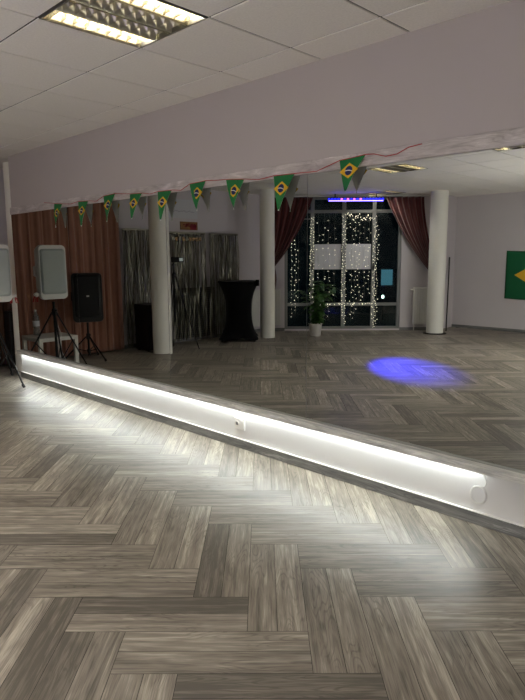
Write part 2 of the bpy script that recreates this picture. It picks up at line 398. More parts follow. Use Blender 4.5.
# ------------------------------------------------------------------ luminaires
LUMW = 27.0; LEDW = 3.7
def make_lum():
    t = thing('ceiling_light', '', 'ceiling light')
    h = MB(); s = T/2-.006
    h.add([(-s,-s,0),(s,-s,0),(s,s,0),(-s,s,0),(-s,-s,.11),(s,-s,.11),(s,s,.11),(-s,s,.11)], [(4,5,6,7),(0,1,5,4),(1,2,6,5),(2,3,7,6),(3,0,4,7)])
    for a in (-1,1):
        h.box(a*s-.008 if a>0 else -s, s if a>0 else -s+.008, -s, s, -.003, .0); 
        h.box(-s+.008, s-.008, a*s-.008 if a>0 else -s, s if a>0 else -s+.008, -.003, .0)
    h.build('housing', M['darksteel'], t)
    xs = [-.225, -.078, .078, .225]
    for k, x in enumerate(xs):
        l = MB(); w = .062
        # parabolic side reflectors
        for sgn in (-1, 1):
            prof = [(w+.008, 0), (w, .004), (w*.86, .03), (w*.72, .06)]
            l.grid(lambda u, v, p=prof, sg=sgn: (x+sg*(p[min(3,int(round(v*3)))][0]), -s+.01+u*(2*s-.02), p[min(3,int(round(v*3)))][1]), 1, 3)
        nb = 9
        for q in range(nb):
            y = -s+.045+q*(2*s-.09)/(nb-1)
            # V shaped cross blade, thin at the bottom, wide at the top, dipping at its middle
            for sg in (-1, 1):
                l.add([(x-w,y,.002),(x,y,.002),(x+w,y,.002),(x-w*.8,y+sg*.011,.05),(x,y+sg*.024,.034),(x+w*.8,y+sg*.011,.05)], [(0,1,4,3),(1,2,5,4)])
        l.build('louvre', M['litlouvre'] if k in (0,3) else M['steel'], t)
        tb = MB(); tb.tube([(x,-s+.02,.078),(x,s-.02,.078)], .013, 12)
        tb.build('tube_lamp', M['tube'] if k in (0,3) else M['darksteel'], t)
    return t
lum0 = make_lum()
llab = ['square louvred ceiling light above the mirror wall, outer tubes lit',
    'square louvred ceiling light mirrored nearer, above the middle of the floor',
    'square louvred ceiling light mirrored far off, near the window and red drapes']
for n_, (i, j) in enumerate(LUM):
    o = lum0 if n_ == 0 else copy_tree(lum0)
    o.location = (X0+(i+.5)*T, Y0+(j+.5)*T, H)
    o['label'] = llab[n_] if n_ < 3 else 'added square louvred fill light outside the view, with its outer tubes lit'
    o['group'] = 'louvred ceiling lights' if n_ < 3 else 'added fill lights outside the view'
    for dx in (-.225, .225):
        l = bpy.data.lights.new('tube_light', 'AREA'); l.shape = 'RECTANGLE'; l.size = .024; l.size_y = .56; l.energy = LUMW; l.color = (1,.95,.88)
        lo = bpy.data.objects.new('tube_light', l); C.objects.link(lo); lo.location = (o.location.x+dx, o.location.y, H+.062)

# added fill lights: opal globes behind the camera that brighten ceiling and walls
for lx, ly, lab in ((-2.7,-3.0,'added opal globe fill lamp behind the camera, nearer the wall flag'), (-1.5,-1.5,'added opal globe fill lamp behind the camera, nearer the mirrors')):
    t = thing('fill_lamp', lab, 'fill lamp', (lx, ly, 0), 0, 'added globe fill lights')
    m = MB(); m.lathe([(.15,0),(.15,.015),(.02,.03)], n=28); m.build('base', M['blackm'], t)
    m = MB(); m.lathe([(.012,.03),(.012,.62),(.04,.63),(.04,.645)], n=14); m.build('pole', M['blackm'], t)
    m = MB(); m.lathe([(.15*math.sin(PI*(i+.25)/10.5), -.15*math.cos(PI*(i+.25)/10.5)) for i in range(11)], (0,0,.795), 20); m.build('fill_globe', M['opal'], t)

# ------------------------------------------------------------------ LED strip under the ledge
XE = -1.345
t = thing('led_strip', 'glowing white LED strip under the mirror ledge', 'led strip', (0, W, .328))
m = MB(); m.box(XP+.01, XE, -.014, -.003, -.007, -.004); m.build('emitter', M['led'], t)
m = MB(); m.box(XP+.01, XE, -.016, .004, -.004, .008); m.build('backing', M['white'], t)
NS = 4; Ls = (XE-XP)/NS
for k in range(NS):
    l = bpy.data.lights.new('led_light', 'AREA'); l.shape = 'RECTANGLE'; l.size = Ls; l.size_y = .004; l.energy = LEDW; l.color = (.93,1.0,.95)
    lo = bpy.data.objects.new('led_light', l); C.objects.link(lo); lo.location = (XP+Ls*(k+.5), W-.010, .3185); lo.rotation_euler = (R(-62),0,0)
# cable loop and plug wire hanging from its right end
m = MB(); c = (-1.345, W-.002, .170)
pts = [(-1.335,W-.010,.325),(-1.318,W-.002,.285),(-1.305,W-.002,.255),(-1.310,W-.002,.232),(-1.330,W-.003,.214)]
m.tube(pts, .0026, 6)
m.tube([(c[0]+.047*math.cos(a*PI/12+.9), W-.004-.001*(a%3), c[2]+.052*math.sin(a*PI/12+.9)) for a in range(24)], .0024, 6, closed=True)
m.tube([(c[0]+.042*math.cos(a*PI/12+1.2), W-.006, c[2]+.047*math.sin(a*PI/12+1.2)) for a in range(24)], .0024, 6, closed=True)
tag(m.build('cable', M['white']), 'thin white cable coiled on the knee wall at the right end of the LED strip', 'cable')
# socket
t = thing('wall_socket', 'white wall socket on the knee wall below the mirror', 'socket', (-3.275, W+.006, .19))
m = MB(); m.box(-.055,.055,-.012,0,-.045,.045); m.build('face_plate', M['white'], t, bevel=.004)
for a in (-.027,):
    m = MB(); m.lathe([(.021,0),(.021,.004),(.0195,.006),(.017,.002),(.0165,.0005)], n=24)
    for v in range(len(m.v)): x,y,z = m.v[v]; m.v[v] = (x+a, -.012-z, y)
    m.build('socket_ring', M['whitep'], t)
    m = MB(); m.box(a-.014,a+.014,-.0128,-.0121,-.012,.012); m.build('socket_well', M['frame'], t)
m = MB(); m.box(.008,.046,-.016,-.0121,-.03,.03); m.build('rocker_switch', M['white'], t, bevel=.002)

# ------------------------------------------------------------------ bunting
def pennant(xl, zl, xr, zr, xt, zt, k, label):
    t = thing('pennant', label, 'pennant', ((xl+xr)/2, W-.030, (zl+zr)/2), 0, 'green flag pennants on the string')
    cx, cz = (xl+xr)/2, (zl+zr)/2
    a = Vector((xl-cx, 0, zl-cz)); b = Vector((xr-cx, 0, zr-cz)); tip = Vector((xt-cx, 0, zt-cz))
    g = rnd(k); ph = g.uniform(0,6)
    def P(u, v, off=0):
        v2 = v**1.12
        w = 1-v
        p = a.lerp(b, u)*w + tip*v if False else a.lerp(b, u).lerp(tip, v)
        bow = math.sin(PI*v)*.010*(1 if u > .5 else -.2)
        y = -.004 - .030*math.sin(min(1,v)*PI*.5) + .006*math.sin(ph+u*4+v*3)*v
        return Vector((p.x - bow*(u-.5)*1.2, y+off, p.z))
    m = MB()
    m.grid(lambda u, v: P(u, v, 0), 10, 12, 0)
    m.grid(lambda u, v: P(1-u, v, .0012), 10, 12, 1)
    m.build('cloth', [M['green'], M['cloth']], t)
    # emblem: diamond, disc and band lie on the cloth, in the cloth's own plane
    wd = (b-a).length; ct = Vector((0,0,0)).lerp(tip, .37)
    ax = (b-a).normalized(); az = Vector((ax.z*-1, 0, ax.x))
    def Q(px, pz, off):
        p = ct + ax*px + az*pz; v = min(1, max(0, -p.z/(-tip.z)))
        u = .5
        y = P(.5, v, 0).y - off
        return (p.x, y, p.z)
    d = MB(); dh = .047; dw = wd*.36
    d.add([Q(-dw,0,.0016),Q(0,-dh,.0016),Q(dw,0,.0016),Q(0,dh,.0016),Q(0,0,.002)], [(0,1,4),(1,2,4),(2,3,4),(3,0,4)], 0)
    r = .027*wd/.19
    d.add([Q(0,0,.0030)]+[Q(r*math.cos(q*PI/10), r*math.sin(q*PI/10)*1.05, .0030) for q in range(20)], [(0, 1+q, 1+(q+1)%20) for q in range(20)], 1)
    n = 8; top = [Q(-r*.98+2*r*.98*i/n, r*.22-.35*r*(i/n-.35)**2*2-.10*r*(i/n), .0036) for i in range(n+1)]
    bot = [Q(-r*.98+2*r*.98*i/n, r*.03-.35*r*(i/n-.35)**2*2-.10*r*(i/n), .0036) for i in range(n+1)]
    d.add(top+bot, [(i, n+1+i, n+2+i, i+1) for i in range(n)], 2)
    d.build('emblem', [M['yellow'], M['navy'], M['cloth']], t)
    return t
PEN = [(-6.127,2.052,-5.948,2.036,-6.06,1.80), (-5.606,2.036,-5.406,2.028,-5.51,1.79), (-5.11,2.052,-4.906,2.060,-5.02,1.81),
 (-4.66,2.036,-4.471,2.028,-4.60,1.815), (-4.236,2.022,-4.04,2.018,-4.165,1.780), (-3.801,2.046,-3.603,2.052,-3.68,1.83),
 (-3.367,2.038,-3.173,2.022,-3.255,1.815), (-2.88,2.016,-2.687,2.012,-2.805,1.780), (-2.317,2.052,-2.125,2.064,-2.248,1.858)]
plab = ['first green pennant with yellow diamond from the left, above the white loudspeaker', 'second green pennant with yellow diamond from the left end of the string',
 'third green pennant from the left, hanging before the brown curtain reflection', 'fourth green pennant from the left, left of the mirrored white column',
 'fifth green pennant from the left, in front of the first mirrored column', 'sixth green pennant from the left, tilted, above the tinsel curtain reflection',
 'seventh green pennant from the left, above the black cocktail table reflection', 'eighth green pennant from the left, above the left wine-red drape',
 'largest green pennant with yellow diamond, nearest, at the right end of the row']
for k, p in enumerate(PEN): pennant(*p, k, plab[k])
S = [(-6.373,2.082)]
for k, p in enumerate(PEN):
    if S: 
        x0, z0 = S[-1]; mx = (x0+p[0])/2; 
        if k: S.append((mx, (z0+p[1])/2 - .012*(k % 3)))
    S += [(p[0], p[1]+.004), ((p[0]+p[2])/2, (p[1]+p[3])/2+.003), (p[2], p[3]+.004)]
S += [(-2.068,2.063),(-1.987,2.040),(-1.912,2.044),(-1.839,2.071),(-1.756,2.078)]
m = MB(); m.tube([(x, W-.030, z) for x, z in S], .0026, 6)
tag(m.build('bunting_string', M['red']), 'thin red string carrying the green pennants along the top of the mirror', 'string')

# ------------------------------------------------------------------ loudspeakers and stands
def rrect(w, h, r, n=4):
    P = []
    for cx, cz, a0 in ((w/2-r,h/2-r,0),(-w/2+r,h/2-r,90),(-w/2+r,-h/2+r,180),(w/2-r,-h/2+r,270)):
        for k in range(n+1):
            a = R(a0+90*k/n); P.append((cx+r*math.cos(a), cz+r*math.sin(a)))
    return P
def stand(name, x, y, ztop, zapex, rad, ang, label, group, zmid=None):
    t = thing(name, label, 'speaker stand', (x,y,0), 0, group)
    m = MB(); m.lathe([(.017,.06),(.017,ztop-.02)], n=14); m.build('pole', M['blackm'], t)
    m = MB(); m.lathe([(.026,zapex-.04),(.03,zapex-.03),(.03,zapex+.03),(.024,zapex+.05)], n=14); m.build('collar', M['black'], t)
    m = MB(); m.lathe([(.024,.10),(.026,.11),(.026,.15),(.022,.16)], n=14); m.build('lower_collar', M['black'], t)
    m = MB(); m.tube([(.02,0,zapex+.03),(.055,0,zapex+.03)], .006); m.lathe([(.014,-.01),(.014,.01)], (.055,0,zapex+.03), 10); m.build('knob', M['black'], t)
    for k in range(3):
        a = R(ang+120*k); c, s_ = math.cos(a), math.sin(a)
        m = MB(); m.tube([(.03*c,.03*s_,zapex), (rad*c, rad*s_, .02)], .011, 8); lg = m.build('leg', M['blackm'], t)
        m = MB(); m.tube([(rad*c*.96, rad*s_*.96, .04), (rad*c*1.01, rad*s_*1.01, .008)], .016, 8); m.build('rubber_foot', M['rubber'], lg)
        m = MB(); m.tube([(.026*c,.026*s_,.13), (rad*c*.52, rad*s_*.52, zapex*.5)], .007, 6); m.build('brace', M['blackm'], t)
    return t
def speaker(x, y, z, rz, w, h, d, body, grille, label, white):
    # front faces local -y
    t = thing('loudspeaker', label, 'loudspeaker', (x,y,z), rz, 'loudspeakers on tripod stands')
    m = MB(); rs = []
    for (yy, sw, sh, r) in ((-.02,.97,.985,.05),(0,1,1,.055),(.05,1,1,.055),(.10,.93,.97,.05),(d*.6,.80,.95,.05),(d-.03,.62,.93,.05),(d,.56,.90,.045)):
        rs.append([(px, yy-d*.5, pz+h/2) for px, pz in rrect(w*sw, h*sh, r)])
    m.rings(rs[::-1], 0, True); m.build('cabinet', body, t)
    m = MB(); gw, gh = (w*.90, h*.83) if white else (w*.86, h*.86)
    rs = [[(px, -d*.5-.0205-o, pz+h/2+(.01 if white else .02)) for px, pz in rrect(gw-q, gh-q, .035)] for o, q in ((0,0),(.008,.004),(.016,.05))]
    m.rings(rs[::-1] if False else rs, 0, True); m.build('grille', grille, t)
    for sg in (-1,1):
        m = MB(); m.tube([(sg*w*.42,.02-d*.1,h*.42),(sg*w*.47,.05-d*.1,h*.44),(sg*w*.47,.05-d*.1,h*.60),(sg*w*.42,.02-d*.1,h*.62)], .012, 8); m.build('handle', body, t)
    m = MB(); m.lathe([(.03,-.012),(.03,.004)], n=16); m.build('pole_socket', M['black'], t)
    if not white:
        m = MB(); m.box(-.018,.018,-d*.5-.0395,-d*.5-.036,h*.52,h*.55); m.build('badge', M['white'], t)
    return t
WX, WY = -7.15, 2.63
stand('speaker_stand', WX, WY, .955, .80, .50, 16, 'black tripod stand under the white loudspeaker at the left edge', 'tripod speaker stands')
speaker(WX-.035, WY+.035, .975, R(94), .345, .665, .32, M['white'], M['grille'], 'white loudspeaker with grey grille on a tripod at the left edge', True)
BX, BY = -7.87, 1.79
stand('speaker_stand', BX, BY, .57, .34, .36, -10, 'low black tripod stand under the black loudspeaker by the brown curtain', 'tripod speaker stands')
speaker(BX, BY, .57, R(112), .42, .70, .36, M['black'], M['bgrille'], 'black loudspeaker on a low tripod before the brown curtain', False)
m = MB(); g = rnd(3)
m.lathe([(.005,-.03),(.028,-.015),(.034,0),(.028,.015),(.005,.03)], n=12)
for k in range(5):
    a = g.uniform(0,6); m.tube([(0,0,0),(.03*math.cos(a),.03*math.sin(a),-.03),(.045*math.cos(a),.05*math.sin(a),-.09)], .006, 5, mat=1)
tag(m.build('ribbon_rosette', [M['cloth'], M['red']], loc=(WX+.08, WY+.25, 1.04)), 'small white and red ribbon rosette at the lower corner of the white loudspeaker', 'ribbon')
m = MB(); m.tube([(WX-.05,WY-.02,.92),(WX-.10,WY-.05,.72),(WX-.05,WY-.10,.5),(WX-.14,WY-.12,.3),(WX-.08,WY-.2,.05),(WX-.1,WY-.32,.006),(WX+.1,WY-.44,.006)], .004, 6)
tag(m.build('cable', M['white']), 'white cable hanging from the white loudspeaker beside its tripod', 'cable')

# low white side table and bottle
t = thing('side_table', 'low square white side table beside the brown curtain', 'side table', (-7.775,2.42,0))
m = MB(); m.box(-.275,.275,-.275,.275,.38,.43); m.build('tabletop', M['whitep'], t, bevel=.003)
for a in (-1,1):
    for b in (-1,1):
        m = MB(); m.box(a*.25-.025,a*.25+.025,b*.25-.025,b*.25+.025,0,.3799); m.build('leg', M['whitep'], t, bevel=.002)
t = thing('bottle', 'large clear plastic bottle standing on the low white table', 'bottle', (-7.93,2.53,.4302))
m = MB(); m.lathe([(.03,0),(.045,.006),(.045,.09),(.041,.10),(.045,.11),(.045,.22),(.035,.27),(.015,.31),(.014,.33)], n=20); m.build('body', M['bottle'], t)
m = MB(); m.lathe([(.016,.331),(.016,.352)], n=14); m.build('cap', M['white'], t)
m = MB(); m.lathe([(.0456,.125),(.0456,.20)], n=20, caps=False); m.build('sleeve', M['paper'], t)

# ------------------------------------------------------------------ curtains
def curtain(y0, y1, x, z0, z1, folds, amp, seed, material, name, label, cat):
    g = rnd(seed); ph = [g.uniform(0,6) for _ in range(4)]
    def f(u, v):
        yy = y0+(y1-y0)*u
        a = 2*PI*folds*u
        off = amp*(math.sin(a+ph[0]+.7*math.sin(a*.31+ph[1]))+.35*math.sin(a*2.3+ph[2]))*(.55+.45*v)
        return (x+off, yy+.012*math.sin(a*.7+v*2), z1+(z0-z1)*v)
    m = MB(); m.grid(f, int(folds*14), 24); o = m.build(name, material, solid=.004)
    return tag(o, label, cat)
curtain(3.02, 1.84, XL+.15, .02, H-.04, 8, .024, 1, M['brown'], 'curtain', 'floor-length brown velvet curtain behind the white loudspeaker', 'curtain')
curtain(1.80, .94, XL+.15, .02, H-.04, 6, .024, 2, M['brown'], 'curtain', 'floor-length brown velvet curtain behind the black loudspeaker', 'curtain')
m = MB(); m.tube([(XL+.15,3.03,H-.025),(XL+.15,.90,H-.025)], .012, 10); tag(m.build('curtain_rail', M['blackm']), 'dark rail at the ceiling carrying the brown curtains', 'curtain rail')
curtain(3.90, 3.06, XL+.16, .02, 1.12, 8, .025, 5, mat('dark_brown_cloth', (70,44,30), .85, noise=.2), 'curtain', 'short dark brown curtain behind the white loudspeaker, left of the end column', 'curtain')

# tinsel curtains
def tinsel(y0, y1, x, z1, n, seed, label, ragged=.0):
    g = rnd(seed); m = MB()
    for k in range(n):
        yy = y0+(y1-y0)*(k+.5)/n + g.uniform(-.012,.012); xx = x+g.uniform(-.03,.03)
        tw = g.uniform(0,PI); dr = g.uniform(-.05,.05); sp = g.uniform(.6,2.2); zb = .03+g.random()**3*.5; w = g.uniform(.0035,.0075)
        N = 12; vs = []
        for i in range(N+1):
            v = i/N; z = z1+(zb-z1)*v; a = tw+sp*v*2+.5*math.sin(v*9+k)
            cy = yy+dr*v*v+.008*math.sin(v*12+k*1.7); cx = xx+.008*math.sin(v*10+k)
            vs += [(cx-w*math.cos(a), cy-w*math.sin(a), z), (cx+w*math.cos(a), cy+w*math.sin(a), z)]
        m.add(vs, [(2*i,2*i+1,2*i+3,2*i+2) for i in range(N)], 0, True)
    m.box(x-.004, x+.004, min(y0,y1), max(y0,y1), z1-.02, z1+.02)
    return tag(m.build('tinsel_curtain', M['tinsel']), label, 'tinsel curtain', 'foil fringe curtains', 'stuff')
tinsel(.88, .08, XL+.10, 1.92, 120, 11, 'narrow foil fringe curtain between the brown curtain and the first mirrored column')
tinsel(-.04, -.82, XL+.10, 1.90, 110, 12, 'foil fringe curtain hanging behind the camera tripod')
tinsel(-.90, -1.60, XL+.11, 1.90, 120, 13, 'foil fringe curtain hanging behind the black cocktail table')
# slatted dark panel behind the fringe
t = thing('slatted_panel', 'low dark slatted panel behind the foil fringe', 'panel', (XL+.013,-.62,0))
m = MB(); m.box(0,.012,-.45,.45,.06,.95); m.build('backboard', M['slat'], t)
m = MB()
for k in range(22): m.box(.012,.022,-.45,.45,.07+k*.04,.095+k*.04)
m.build('slats', mat('grey_slats', (84,82,78), .6), t)
# garland, poster, small sign
g = rnd(8); t = thing('foil_garland', 'small gold and silver foil garland along the top of the fringe', 'garland', (XL+.165,-.36,1.80))
m = MB(); m.tube([(0,.34,.06),(0,.1,.045),(0,-.15,.05),(0,-.34,.06)], .003, 5); m.build('string', M['wire'], t)
for k in range(9):
    m = MB(); y = .30-k*.073; r = .03
    P = [(0, y+r*math.cos(a)*(1+.25*math.sin(3*a+k)), -.0+r*1.2*math.sin(a)) for a in [q*PI/8 for q in range(16)]]
    m.rings([[(-.007,p[1],p[2]) for p in P],[(.007,p[1],p[2]) for p in P]], 0); m.build('foil_disc', M['gold'] if (k%2 or k>5) else M['tinsel'], t)
def squiggle(m, y0, y1, z, h, seed, x=.003, r=.003):
    g = rnd(seed); n = 26; P = [(x, y0+(y1-y0)*i/n, z+g.uniform(-h,h)) for i in range(n+1)]; m.tube(P, r, 5)
t = thing('paper_poster', 'white paper poster with a faint purple line high on the wall', 'poster', (XL+.002,-.27,2.32))
m = MB(); m.box(0,.002,-.46,.46,-.16,.16); m.build('sheet', M['paper'], t)
m = MB(); squiggle(m, .28, -.38, -.04, .012, 1, .003, .0025); m.build('writing', M['purpleink'], t)
t = thing('small_sign', 'small amber and dark red sign just above the foil fringe', 'sign', (XL+.002,-.53,2.035))
m = MB(); m.box(0,.012,-.19,.19,-.07,.07); m.build('board', M['amber'], t)
m = MB(); m.box(.0121,.013,-.16,-.02,-.07,.01); m.build('red_field', M['redink'], t)
m = MB(); squiggle(m, .13, -.16, .02, .03, 3, .014, .006); squiggle(m, .10, -.16, .0, .03, 4, .014, .006); m.build('writing', M['redink'], t)

# black case stack behind first column, and dark box by the end column
def case(x, y, w, d, h, rz, label):
    t = thing('equipment_case', label, 'case', (x,y,0), rz, 'black equipment cases')
    m = MB(); m.box(-w/2,w/2,-d/2,d/2,.02,h); m.build('body', M['black'], t, bevel=.008)
    for z in (h*.33, h*.66):
        m = MB(); m.box(-w/2-.004,w/2+.004,-d/2-.004,d/2+.004,z-.008,z+.008); m.build('metal_edge', M['blackm'], t)
    for a in (-1,1):
        for b in (-1,1):
            m = MB(); m.lathe([(.02,0),(.02,.0199)], (a*(w/2-.04), b*(d/2-.04), 0), 10); m.build('foot', M['rubber'], t)
case(-7.98, .62, .36, .36, .74, 0, 'black equipment case mirrored left of the first white column')
case(-8.05, 3.25, .16, .16, .78, 0, 'tall narrow black case behind the left end column')

# ------------------------------------------------------------------ camera tripod with phone
TX, TY = -7.79, .27
t = thing('camera_tripod', 'tall black tripod before the foil fringe', 'tripod', (TX,TY,0))
m = MB(); m.tube([(0,0,.45),(0,0,1.36)], .012, 10); m.build('centre_column', M['blackm'], t)
m = MB(); m.lathe([(.03,1.17),(.035,1.18),(.035,1.22),(.02,1.25)], n=12); m.build('collar', M['black'], t)
for a, r in ((-32,.40),(88,.26),(208,.26)):
    m = MB(); c, s_ = math.cos(R(a)), math.sin(R(a)); m.tube([(.025*c,.025*s_,1.19),(r*.5*c,r*.5*s_,.6),(r*c,r*s_,.008)], .011, 8, r1=.007); m.build('leg', M['blackm'], t)
m = MB(); m.box(-.03,.03,-.03,.03,1.361,1.375); m.tube([(0,0,1.376),(.0,0,1.405)], .012); m.tube([(0,0,1.38),(.06,.05,1.30)], .006); m.build('head', M['black'], t)
t = thing('smartphone', 'black phone held level on the tall tripod', 'phone', (TX+.045,TY-.045,1.452), R(-45))
m = MB(); m.box(-.10,.10,-.006,.006,-.042,.042); m.build('body', M['black'], t, bevel=.004)
m = MB(); m.box(.03,.085,.0062,.009,-.025,.025); m.build('screen', M['screen'], t)

# ------------------------------------------------------------------ cocktail table with stretch cover
t = thing('cocktail_table', 'high round cocktail table under a black stretch cover', 'table', (-7.84,-1.19,0))
m = MB(); rs = []
for i in range(21):
    v = i/20; z = .03+1.03*v
    w_ = .228 + .147*abs((v-.5)*2)**2.2
    sq = max(0, (.5-v)*2)**2
    ring = []
    for q in range(48):
        a = 2*PI*q/48
        foot = 1+ .18*sq*math.cos(4*a)
        pleat = 1+.012*math.sin(12*a)*(1-abs(v-.5)*2)
        ring.append((w_*foot*pleat*math.cos(a), w_*foot*pleat*math.sin(a), z+(.02*(1-math.cos(4*a))*sq)))
    rs.append(ring)
rs.append([(p[0]*.98,p[1]*.98,1.068) for p in rs[-1]])
m.rings(rs); m.build('stretch_cover', M['blackf'], t)
for k in range(4):
    a = k*PI/2; m = MB(); m.lathe([(.02,0),(.022,.028)], (.40*math.cos(a),.40*math.sin(a),0), 10); m.build('foot', M['rubber'], t)
m = MB(); m.rings([[(.36+.03*math.cos(a), -.12+.03*math.sin(a)*1.2, z) for a in [q*PI/5 for q in range(10)]] for z in (.98,1.09)]); m.build('cover_knot', M['blackf'], t)

# ------------------------------------------------------------------ potted plant
t = thing('potted_plant', 'leafy green plant in a white pot before the dark window', 'potted plant', (-7.15,-2.52,0))
m = MB(); m.lathe([(.09,0),(.10,.005),(.125,.22),(.132,.225),(.132,.24),(.118,.24),(.112,.20)], n=28, caps=True); m.build('pot', M['pot'], t)
m = MB(); m.lathe([(.002,.206),(.11,.206)], n=20, caps=False); m.build('soil', M['soil'], t)
g = rnd(21); st = MB(); lf = MB()
for k in range(17):
    a = g.uniform(0,2*PI); ln = g.uniform(.55,1.0); sp = g.uniform(.08,.34)
    pts = []
    for i in range(9):
        v = i/8; pts.append(Vector((sp*math.cos(a)*v**1.5+.03*math.cos(a), sp*math.sin(a)*v**1.5+.03*math.sin(a), .205+ln*v*(1-.14*v*v))))
    st.tube(pts, .006, 5, r1=.003)
    for i in range(1, 9):
        for rep in range(3):
            b = pts[i]; la = g.uniform(0,2*PI); L_ = g.uniform(.09,.17); dz = g.uniform(-.5,.5)
            d = Vector((math.cos(la), math.sin(la), dz)).normalized(); sd = Vector((-math.sin(la), math.cos(la), g.uniform(-.3,.3))); w = L_*.24
            droop = Vector((0,0,-L_*.3))
            P = [b, b+d*L_*.3+sd*w, b+d*L_*.3-sd*w, b+d*L_*.7+sd*w*.8+droop*.4, b+d*L_*.7-sd*w*.8+droop*.4, b+d*L_+droop, b+d*L_*.3-Vector((0,0,.006)), b+d*L_*.7+droop*.4-Vector((0,0,.006))]
            lf.add(P, [(0,1,6),(0,6,2),(1,3,7,6),(6,7,4,2),(3,5,7),(7,5,4)], 0, True)
st.build('stems', M['stem'], t); lf.build('foliage', M['leaf'], t)

# ------------------------------------------------------------------ window dressing
def dpt(s, d, z): return (XL+S2*s+S2*d, DC-XL-S2*s+S2*d, z)
def swag(sa, sb, st_, zt, side, label, tail):
    # top edge sa..sb gathers down to a tie at (st_, zt), then a tail falls straight
    m = MB(); nf = 6
    def f(u, v):
        top = sa+(sb-sa)*u
        k = v
        inner = (1-u) if side > 0 else u          # window-side edge hangs in a curve
        wd = (.10-.0)*(u-.5)
        ease = k**(1.0+1.1*inner) if True else k
        s = top+(st_+wd-top)*(k**(1.6-.5*inner))
        z = 2.63+(zt-2.63)*k
        z += .10*inner*math.sin(PI*k)*-1
        amp = .035*(1-.5*k)
        return (s, .13+amp*math.sin(u*2*PI*nf+.6*k)+.02*math.sin(u*9), z)
    m.grid(f, 72, 26)
    def g_(u, v):
        wd = .10+.07*math.sin(PI*min(1,v*1.1))
        return (st_+wd*(u-.5)+.0*v, .12+.028*math.sin(u*2*PI*5), zt-(zt-tail)*v)
    m.grid(g_, 50, 10)
    return tag(m.build('drape', M['maroon'], loc=DO, rz=DR, solid=.004), label, 'drape', 'wine-red drapes at the window')
swag(.10, .93, .13, 1.30, -1, 'wine-red drape swept to the left side of the dark window', .78)
swag(2.36, 3.10, 3.38, 1.10, 1, 'wine-red drape swept to the right side of the dark window', .62)
m = MB(); m.tube([(.05,.13,H-.03),(3.2,.13,H-.03)], .011, 10); tag(m.build('curtain_rail', M['white'], loc=DO, rz=DR), 'ceiling rail above the window carrying the wine-red drapes', 'curtain rail')

# white sheets on the middle panes
for a, b, lab in ((.985,1.525,'left white paper sheet stuck on the dark window'), (1.615,2.125,'right white paper sheet stuck on the dark window')):
    m = MB(); m.box(a,b,-.0615,-.060,1.235,1.735); tag(m.build('paper_sheet', M['paper'], loc=DO, rz=DR), lab, 'paper', 'paper sheets on the window')

# radiators
def radiator(s0, s1, z0, z1, label, loc, rz):
    t = thing('radiator', label, 'radiator', loc, rz, 'white panel radiators')
    m = MB(); m.box(s0,s1,.05,.11,z0,z1); m.build('panel', M['rad'], t, bevel=.006)
    m = MB(); n = int((s1-s0)/.045)
    for k in range(n): 
        x = s0+(s1-s0)*(k+.5)/n; m.box(x-.013,x+.013,.111,.117,z0+.03,z1-.03)
    m.build('fins', M['rad'], t, bevel=.003)
    for x in (s0+.06, s1-.06):
        m = MB(); m.box(x-.015,x+.015,.001,.05,z0+.1,z1-.1); m.build('bracket', M['rad'], t)
    m = MB(); m.tube([(s0-.0,.08,z1-.05),(s0-.05,.08,z1-.05)], .016, 10); m.build('valve', M['white'], t)
    m = MB(); m.tube([(s0+.03,.08,z0),(s0+.03,.08,.0)], .008, 8); m.build('pipe', M['rad'], t)
radiator(2.96,3.40,.13,.87,'white panel radiator mirrored between the window and the right column', DO, DR)
radiator(.10,.30,.13,.85,'narrow white radiator left of the dark window', DO, DR)
radiator(0,.45,.13,.85,'white panel radiator on the left wall behind the cocktail table', (XL,-1.85,0), -PI/2)

# fairy lights
g = rnd(33)
strings = [(.52,1.95,.25,22,.015),(.60,1.85,.35,18,.02),(.66,1.7,.5,6,.02),(.90,2.25,.6,34,.02),(.955,2.3,.5,36,.015),(1.05,2.2,.55,9,.03),(1.17,2.15,.12,15,.03),(1.26,2.25,.2,15,.03),(1.38,2.1,.5,9,.03),
 (1.54,2.32,.3,40,.02),(1.60,2.32,.1,36,.02),(1.72,2.2,.2,24,.04),(1.79,2.2,.3,20,.04),(1.88,2.2,.56,20,.04),(1.98,2.1,.6,14,.04),(2.07,2.1,.7,12,.03),(2.17,2.3,.06,58,.03),(2.23,2.1,.06,40,.03)]
for k, (s, za, zb, n, jit) in enumerate(strings):
    m = MB(); pts = []
    N = 26
    for i in range(N+1):
        v = i/N; pts.append((s+.006*math.sin(v*14+k), .012, 2.40+(zb-2.40)*v))
    m.tube(pts, .0011, 4)
    for i in range(n):
        z = za+(zb-za)*(i+g.uniform(.1,.9))/n; v = (2.40-z)/(2.40-zb)
        m.ico((s+g.uniform(-jit,jit), .014+g.uniform(0,.01), z), g.uniform(.0045,.0085), 1)
    o = tag(m.build('fairy_light_string', [M['wire'], M['bulb']], loc=DO, rz=DR), '', 'fairy lights', 'hanging fairy light strings on the window')
    pane = 'leftmost pane' if s < .88 else ('left mullion' if s < 1.0 else ('second pane' if s < 1.5 else ('middle mullion' if s < 1.65 else ('third pane' if s < 2.12 else 'right mullion'))))
    o['_p'] = pane; 
byp = {}
for o in list(C.objects):
    if o.get('_p'): byp.setdefault(o['_p'], []).append(o)
ordn = ['first', 'second', 'third', 'fourth', 'fifth', 'sixth']
for p, os_ in byp.items():
    for k, o in enumerate(os_):
        o['label'] = '%s fairy light string from the left at the %s of the dark window' % (ordn[k], p); del o['_p']
